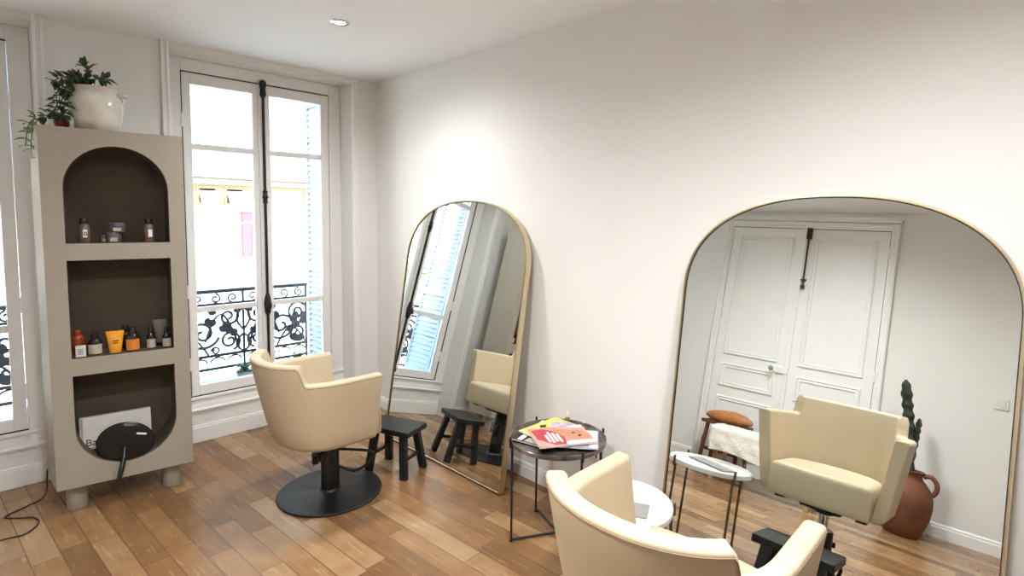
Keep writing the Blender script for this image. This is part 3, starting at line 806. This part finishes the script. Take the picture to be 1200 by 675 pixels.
    MB().lathe([(.282, 0), (.286, .003), (.286, .009), (.282, .012), (.07, .014), (.056, .02), (.05, .03)], n=72).build('base', 'black', t, smooth=35)
    # pump bracket and loop pedal
    q = MB(); q.box(-.085, -.03, .215, -.04, .03, .25); q.cyl((-.075, -.05, .228), (-.075, .05, .228), .013, n=12); q.box(-.10, -.012, .19, -.07, .012, .235); 
    q.build('pump_bracket', 'black', t, bevel=.003)
    q = MB(); q.tube(catmull([(.035, -.01, .245), (.11, -.06, .235), (.185, -.115, .222), (.205, -.135, .20), (.17, -.115, .15), (.125, -.085, .118), (.09, -.06, .118), (.04, -.02, .15)]), .008, n=8)
    q.build('foot_pedal', 'black', t, smooth=60)
    return t
make_chair('cream salon chair on a black disc base in front of the window', (-.945, -1.11, 0), R(0), .350, 0)
make_chair('cream salon chair nearest the viewer, facing the large front mirror', (-.962, -3.338, 0), R(1.5), .425, 0)

# ------------------------------------------------------------------ black footrest stools
def make_stool(label, loc, rot):
    t = thing('foot_stool', label, 'stool', loc, rot, 'black wooden footrest stools')
    L_, D_, H = .33, .20, .295
    MB().box(-L_ / 2, -D_ / 2, H - .034, L_ / 2, D_ / 2, H).build('stool_top', 'blackwood', t, bevel=.005)
    for sx in (-1, 1):
        for sy in (-1, 1):
            MB().beam((sx * .105, sy * .062, H - .034), (sx * .135, sy * .098, .0), .034, .046, side=(1, 0, 0)).build('leg', 'blackwood', t, bevel=.004)
        MB().beam((sx * .120, -.078, .11), (sx * .120, .078, .11), .02, .02).build('stretcher', 'blackwood', t)
    return t
st = make_stool('black wooden stool beside the window chair, in front of the smaller mirror', (-.522, -1.125, 0), R(-70))
copy_thing(st, (-.525, -3.335, 0), R(-88), 'black wooden stool at the foot of the large front mirror, beside the nearest chair')

# ------------------------------------------------------------------ tables
def make_table(name, label, loc, r, h, angs, top, leg, tilt=0, topz=.02):
    t = thing(name, label, 'table', loc)
    MB().lathe([(r * .95, h - .012), (r, h - .009), (r, h + .009), (r - .003, h + .011), (r - .006, h + .009), (r - .010, h), (r * .5, h), (.001, h)], n=64).build('tray_top', top, t, smooth=35)
    rg = r - .006
    for i in range(2):
        a, b = R(angs[i]), R(angs[i] + 180)
        pa = Vector((math.cos(a) * rg, math.sin(a) * rg, 0)); pb = Vector((math.cos(b) * rg, math.sin(b) * rg, 0))
        zf = .010 + .011 * i
        for p in (pa, pb):
            q = MB(); q.tube([p + Vector((0, 0, h - .014)), p + Vector((0, 0, zf))], .006, n=10); q.build('leg', leg, t, smooth=60)
            q = MB(); po = p.normalized() * (r + .004); q.tube([po + Vector((0, 0, h - .022)), po + Vector((0, 0, h + .026))], .006, n=10)
            q.tube([p + Vector((0, 0, h - .02)), po + Vector((0, 0, h - .02))], .006, n=8)
            q.build('peg', leg, t, smooth=60)
            q = MB(); q.cyl(p + Vector((0, 0, 0)), p + Vector((0, 0, .012)), .009, n=10); q.build('foot_pad', leg, t)
        q = MB(); q.tube([pa + Vector((0, 0, zf)), pb + Vector((0, 0, zf))], .006, n=10); q.build('cross_bar', leg, t, smooth=60)
    return t
TX, TY, TH = -.328, -2.305, .5
make_table('magazine_table', 'round dark marbled tray table holding the magazines', (TX, TY, 0), .240, TH, (151, 70), 'marble', 'iron')
make_table('side_table', 'small round white table between the front chair and large mirror', (-.60, -2.88, 0), .197, .485, (35, 125), 'whitetop', 'bronze')

def magazine(label, pts, z, th, cover, rot, w, h, c, prints):
    t = thing('magazine', label, 'magazine', (c[0], c[1], z), (0, 0, rot), 'magazines on the marbled table')
    MB().box(-w / 2, -h / 2, 0, w / 2, h / 2, th).build('pages', 'paper', t)
    MB().box(-w / 2 - .001, -h / 2 - .001, th, w / 2 + .001, h / 2 + .001, th + .0012).build('cover', cover, t)
    for x0, y0, x1, y1, m, nm in prints:
        MB().box(x0, y0, th + .0012, x1, y1, th + .0018).build(nm, m, t)
    return t
zt0 = TH + .0125
def cover_print(mag, z, polys):
    for poly, m, nm in polys:
        MB().prism(poly, z, z + .0006).build(nm, m, mag)
m1 = magazine('black-and-white magazine at the bottom of the pile, sticking out at the window end', None, zt0, .006, 'darkcov', R(101.5), .21, .29, (-.367, -2.238), [])
cover_print(m1, .0072, [([(-.1, -.14), (-.08, -.14), (-.08, .14), (-.1, .14)], 'white', 'printed_band'), ([(.05, -.14), (.09, -.14), (.06, .14), (.035, .14)], 'white', 'printed_band'), ([(-.07, .08), (-.02, .06), (.02, .1), (.02, .14), (-.07, .14)], 'label', 'printed_picture')])
m2 = magazine('white magazine with blue print, sticking out towards the large mirror', None, zt0 + .0078, .006, 'blueprint', R(37.7), .21, .28, (-.334, -2.383), [])
cover_print(m2, .0072, [([(.03, .03), (.098, .02), (.098, .12), (.05, .13)], 'navyprint', 'printed_picture'), ([(-.1, -.135), (.1, -.135), (.1, -.08), (-.1, -.10)], 'white', 'printed_band'), ([(.02, -.07), (.09, -.06), (.09, -.02), (.03, -.03)], 'label', 'printed_text')])
m3 = magazine('yellow-covered magazine between the black one and the pink one', None, zt0 + .0156, .005, 'yellow', R(90), .20, .27, (-.327, -2.262), [])
cover_print(m3, .0062, [([(-.09, -.12), (.0, -.13), (.06, -.06), (.02, -.01), (-.09, -.03)], 'blueprint', 'printed_picture'), ([(.035, .0), (.06, -.02), (.075, .01), (.05, .03)], 'darkcov', 'printed_picture'), ([(.0, .05), (.04, .05), (.04, .12), (.0, .12)], 'label', 'printed_text')])
mg = magazine('pink-covered magazine with red print on top of the pile', None, zt0 + .0224, .006, 'pinkcov', R(60), .22, .28, (-.368, -2.362), [])
cover_print(mg, .0072, [([(-.10, .005), (-.02, -.01), (.06, .03), (.095, .07), (.085, .13), (-.02, .125), (-.10, .06)], 'redprint', 'printed_picture'),
    ([(-.06, -.12), (.03, -.125), (.06, -.06), (.10, .02), (.06, .02), (-.02, -.015), (-.05, -.05)], 'skinprint', 'printed_picture'),
    ([(-.108, -.138), (-.075, -.138), (-.07, -.02), (-.085, .01), (-.108, .0)], 'white', 'printed_band'), ([(.075, -.138), (.108, -.138), (.108, -.06), (.085, -.08)], 'white', 'printed_band'),
    ([(-.03, -.09), (-.015, -.1), (-.01, -.085), (-.025, -.075)], 'darkcov', 'printed_picture'), ([(.01, -.07), (.025, -.08), (.028, -.066), (.015, -.058)], 'darkcov', 'printed_picture')])
for i in range(4):
    MB().box(-.075 + .01 * (i % 2), .012 + .019 * i, .0079, .02 + .016 * (i % 3), .024 + .019 * i, .0084).build('printed_text', 'white', mg)
t = thing('oil_bottle', 'tiny golden oil bottle with a white cap at the back of the marbled table', 'bottle', (-.165, -2.225, TH + .001))
MB().lathe([(.012, 0), (.0135, .003), (.0135, .036), (.009, .043), (.007, .046)], n=16).build('bottle_body', 'olive', t, smooth=40)
MB().lathe([(.0085, .046), (.0085, .068), (.006, .074)], n=14).build('cap', 'whitecap', t, smooth=40)
t = thing('grey_sheet', 'thin grey booklet lying on the round white table, seen in the mirror', 'booklet', (-.63, -2.88, .4865), (0, 0, R(25)))
MB().box(-.05, -.12, 0, .05, .12, .006).build('booklet_pages', 'grey', t, bevel=.002)

# ------------------------------------------------------------------ small wall fittings
t = thing('wall_socket', 'pale triple wall socket low behind the marbled table', 'socket', (-.001, -2.305, .325), (0, 0, 0))
MB().box(-.012, -.055, -.036, 0, .055, .036).build('face_plate', 'plastic', t, bevel=.003)
q = MB()
for y in (-.034, 0, .034): q.box(-.0135, y - .006, -.026, -.011, y + .006, .026)
q.build('socket_slots', 'bronze', t)
t = thing('light_switch', 'white square light switch on the door wall, reflected in the front mirror', 'switch', (W + .0005, -3.99, 1.123))
MB().box(0, -.044, -.044, .01, .044, .044).build('face_plate', 'plastic', t, bevel=.003)
MB().obox((.012, 0, 0), (.006, .046, .05), (0, R(4), 0)).build('rocker', 'plastic', t, bevel=.002)

t = thing('floor_cable', 'thin dark cable trailing on the floor from behind the cabinet', 'cable', (0, 0, 0))
MB().tube(catmull([(-2.03, -.03, .25), (-2.085, -.03, .14), (-2.10, -.07, .03), (-2.13, -.11, .005), (-2.20, -.16, .004), (-2.275, -.215, .004), (-2.225, -.275, .004), (-2.165, -.33, .004), (-2.16, -.42, .004), (-2.215, -.49, .004), (-2.285, -.48, .004), (-2.40, -.50, .004), (-2.6, -.42, .004)], 10), .004, n=8).build('cable_run', 'cable', t, smooth=60)

# ------------------------------------------------------------------ things by the door wall, seen in the front mirror
J = thing('terracotta_jug', 'large terracotta jug with ear handles on the floor by the door wall', 'jug', (-3.16, -3.47, 0))
MB().lathe([(r_, z_ * .91) for r_, z_ in [(.105, 0), (.115, .006), (.145, .08), (.172, .17), (.184, .26), (.182, .33), (.162, .40), (.128, .45), (.105, .475), (.100, .50), (.108, .525), (.118, .535), (.112, .54), (.095, .53), (.088, .50), (.10, .46), (.12, .40), (.12, .1), (.06, .06)]], n=40).build('jug_body', 'terra', J, smooth=50)
for s in (1, -1):
    MB().tube(catmull([(0, s * .105, .46), (0, s * .15, .473), (0, s * .188, .437), (0, s * .193, .382), (0, s * .168, .335)]), .017, n=10).build('handle', 'terra', J, smooth=60)
t = thing('columnar_cactus', 'tall knobbly dark green cactus growing out of the terracotta jug', 'cactus', (-3.16, -3.47, .40))
def cact(pts, r, nm):
    P = catmull(pts, 12); rs = [r * (1 + .16 * math.sin(i * 1.15)) * (1 if i < len(P) - 5 else max(.25, (len(P) - i) / 6)) for i in range(len(P))]
    q = MB(); q.tube(P, rs, n=12)
    # squeeze into ribs
    for i in range(len(P)):
        for k in range(12):
            v = Vector(q.v[i * 12 + k]); q.v[i * 12 + k] = tuple(P[i] + (v - P[i]) * (1.08 if k % 2 else .82))
    return q.build(nm, 'cactus', t, smooth=80)
cact([(0, 0, 0), (.0, -.005, .2), (0, .02, .42), (0, .05, .60), (0, .075, .77)], .034, 'main_column')
cact([(0, -.01, .16), (0, -.03, .28), (0, -.038, .40), (0, -.042, .49)], .018, 'side_arm')

S = thing('wooden_stool', 'brown wooden stool under a suede cushion by the double door', 'stool', (-3.26, -2.02, 0))
MB().box(-.15, -.20, .435, .15, .20, .465).build('stool_top', 'brownwood', S, bevel=.006)
for sx in (-1, 1):
    for sy in (-1, 1):
        MB().beam((sx * .11, sy * .145, .437), (sx * .145, sy * .175, 0), .032, .032, side=(1, 0, 0)).build('leg', 'brownwood', S, bevel=.005)
    MB().beam((sx * .128, -.16, .20), (sx * .128, .16, .20), .024, .03).build('stretcher', 'brownwood', S, bevel=.003)
MB().beam((-.12, -.155, .32), (-.12, .155, .32), .022, .022).build('stretcher', 'brownwood', S)
t = thing('suede_cushion', 'flattened tan suede cushion lying on the brown stool', 'cushion', (-3.26, -2.03, .466))
q = MB()
n = 28; prof = [(.05, 0), (.8, .004), (.96, .025), (1, .045), (.95, .068), (.8, .085), (.5, .094), (.1, .096)]
q.loops([[(k * .15 * math.cos(2 * PI * i / n), k * .225 * math.sin(2 * PI * i / n) , z * (1 + .18 * math.sin(2 * 2 * PI * i / n + 1) * (z > .05)) ) for i in range(n)] for k, z in prof], cap0=True)
q.build('cushion_body', 'shear', t, smooth=70)
B = thing('wooden_bench', 'pale wooden bench under a white fleece in front of the door', 'bench', (-2.90, -2.50, 0))
MB().box(-.15, -.42, .42, .15, .42, .45).build('bench_top', 'tanwood', B, bevel=.004)
for sx in (-1, 1):
    for sy in (-1, 1):
        MB().beam((sx * .12, sy * .37, .421), (sx * .135, sy * .39, 0), .034, .034, side=(1, 0, 0)).build('leg', 'tanwood', B, bevel=.003)
t = thing('fleece_throw', 'white fleece throw draped over the pale bench', 'throw', (-2.90, -2.44, 0))
q = MB(); rr = random.Random(5); nu, nv = 36, 30
path = [(-.165, .30), (-.168, .40), (-.160, .452), (-.13, .464), (0, .466), (.13, .464), (.168, .452), (.178, .40), (.182, .30), (.186, .245)]
pp = catmull([(x, 0, z) for x, z in path], 4)
grid = []
for i in range(nu + 1):
    y = .37 - .70 * i / nu; row = []
    for j, p in enumerate(pp):
        wob = .008 * math.sin(9 * y * 2 + j * .3) + rr.uniform(-.003, .003)
        edge = (j > len(pp) - 8) or j < 8
        row.append((p.x + (abs(wob) + .002 if p.x > 0 else -abs(wob) - .002) * edge, y + .01 * math.sin(j * .5) * edge, p.z + (abs(wob) * .6 if not edge else .0) + (.03 * math.sin(7 * y) * (j / len(pp) - .75) * 4 * (j > len(pp) * .75))))
    grid.append(row)
q.loops(grid, closed=False, cap1=False)
q.build('fleece', 'throw', t, smooth=80, solid=.012)
t = thing('power_strip', 'white power strip on the floor against the door wall', 'power strip', (W + .06, -3.24, .0))
MB().box(-.03, -.09, 0, .03, .09, .045).build('strip_body', 'plastic', t, bevel=.006)
q = MB()
for y in (-.05, 0, .05): q.cyl((0, y, .044), (0, y, .0462), .018, n=16)
q.build('socket_wells', 'grey', t)

# ------------------------------------------------------------------ lamps
def make_spot(x, y, label, power=1):
    t = thing('ceiling_spotlight', label, 'lamp', (x, y, CE), 0, 'recessed ceiling spotlights')
    MB().lathe([(.030, -.001), (.030, -.004), (.046, -.006), (.050, -.003), (.050, 0)], n=32, cap=False).build('trim_ring', 'chrome', t, smooth=50)
    em = M.get('lampglow')
    if em is None:
        em = M['lampglow'] = mat('lamp_glow', (255, 244, 225), .5, emit=(255, 240, 214), estr=12)
    MB().lathe([(.031, -.0025), (.001, -.003)], n=28, cap=False).build('lamp_face', em, t)
    ld = bpy.data.lights.new('spot_beam', 'SPOT'); ld.energy = SPOT_W * power; ld.spot_size = R(168); ld.spot_blend = 1; ld.shadow_soft_size = .12; ld.color = (.97, .985, 1)
    lo = bpy.data.objects.new('spot_beam', ld); col.objects.link(lo); lo.parent = t; lo.location = (0, 0, -.02)
SPOT_W = 64
make_spot(-.857, -1.12, 'small recessed spotlight in the ceiling near the corner window', .45)
for x, y in ((-2.0, -2.75), (-1.3, -3.9)):  # unseen lamps added to fill the room with light
    make_spot(x, y, 'added ceiling spotlight filling the room, unseen outside the picture', .92 if y > -3 else .9)

wd = bpy.data.worlds.new('sky'); sc.world = wd; wd.use_nodes = True
nt = wd.node_tree; bg = nt.nodes['Background']
sk = nt.nodes.new('ShaderNodeTexSky'); sk.sky_type = 'NISHITA'; sk.sun_disc = False; sk.sun_elevation = R(48); sk.sun_rotation = R(200); sk.dust_density = 1; sk.air_density = 1
nt.links.new(sk.outputs[0], bg.inputs[0]); bg.inputs[1].default_value = 2.2
sl = bpy.data.lights.new('sun', 'SUN'); sl.energy = .8; sl.angle = R(.6); sl.color = (1, .96, .88)
so = bpy.data.objects.new('sun', sl); col.objects.link(so); so.rotation_euler = (R(42), 0, R(-12)); so.location = (0, -6, 12)
for dx in (0, -XS):
    pd = bpy.data.lights.new('window_portal', 'AREA'); pd.shape = 'RECTANGLE'; pd.size = 1.0; pd.size_y = 2.2; pd.cycles.is_portal = True
    po = bpy.data.objects.new('window_portal', pd); col.objects.link(po); po.location = (-.81 + dx, .40, 1.42); po.rotation_euler = (R(-90), 0, 0)

# ------------------------------------------------------------------ camera
yaw, pitch, roll, F, CX, CY, PX, PY = .7956, .0807, .0152, 644.8363, 623.5145, 305.4212, -2.3278, -4.0655
fwd = Vector((math.cos(pitch) * math.sin(yaw), math.cos(pitch) * math.cos(yaw), -math.sin(pitch)))
rt = Vector((math.cos(yaw), -math.sin(yaw), 0)); up = rt.cross(fwd)
r2 = rt * math.cos(roll) + up * math.sin(roll); u2 = up * math.cos(roll) - rt * math.sin(roll)
cd_ = bpy.data.cameras.new('camera'); cam = bpy.data.objects.new('camera', cd_); col.objects.link(cam)
m4 = Matrix((r2, u2, -fwd)).transposed().to_4x4(); m4.translation = (PX, PY, 1.6); cam.matrix_world = m4
cd_.sensor_fit = 'HORIZONTAL'; cd_.sensor_width = 36; cd_.lens = F / 1200 * 36
cd_.shift_x = -(CX - 600) / 1200; cd_.shift_y = (CY - 337.5) / 1200
cd_.clip_start = .02; cd_.clip_end = 200
sc.camera = cam
vs = sc.view_settings
vs.view_transform = 'Standard'; vs.look = 'None'; vs.gamma = 1; vs.use_curve_mapping = False; vs.exposure = 2.25
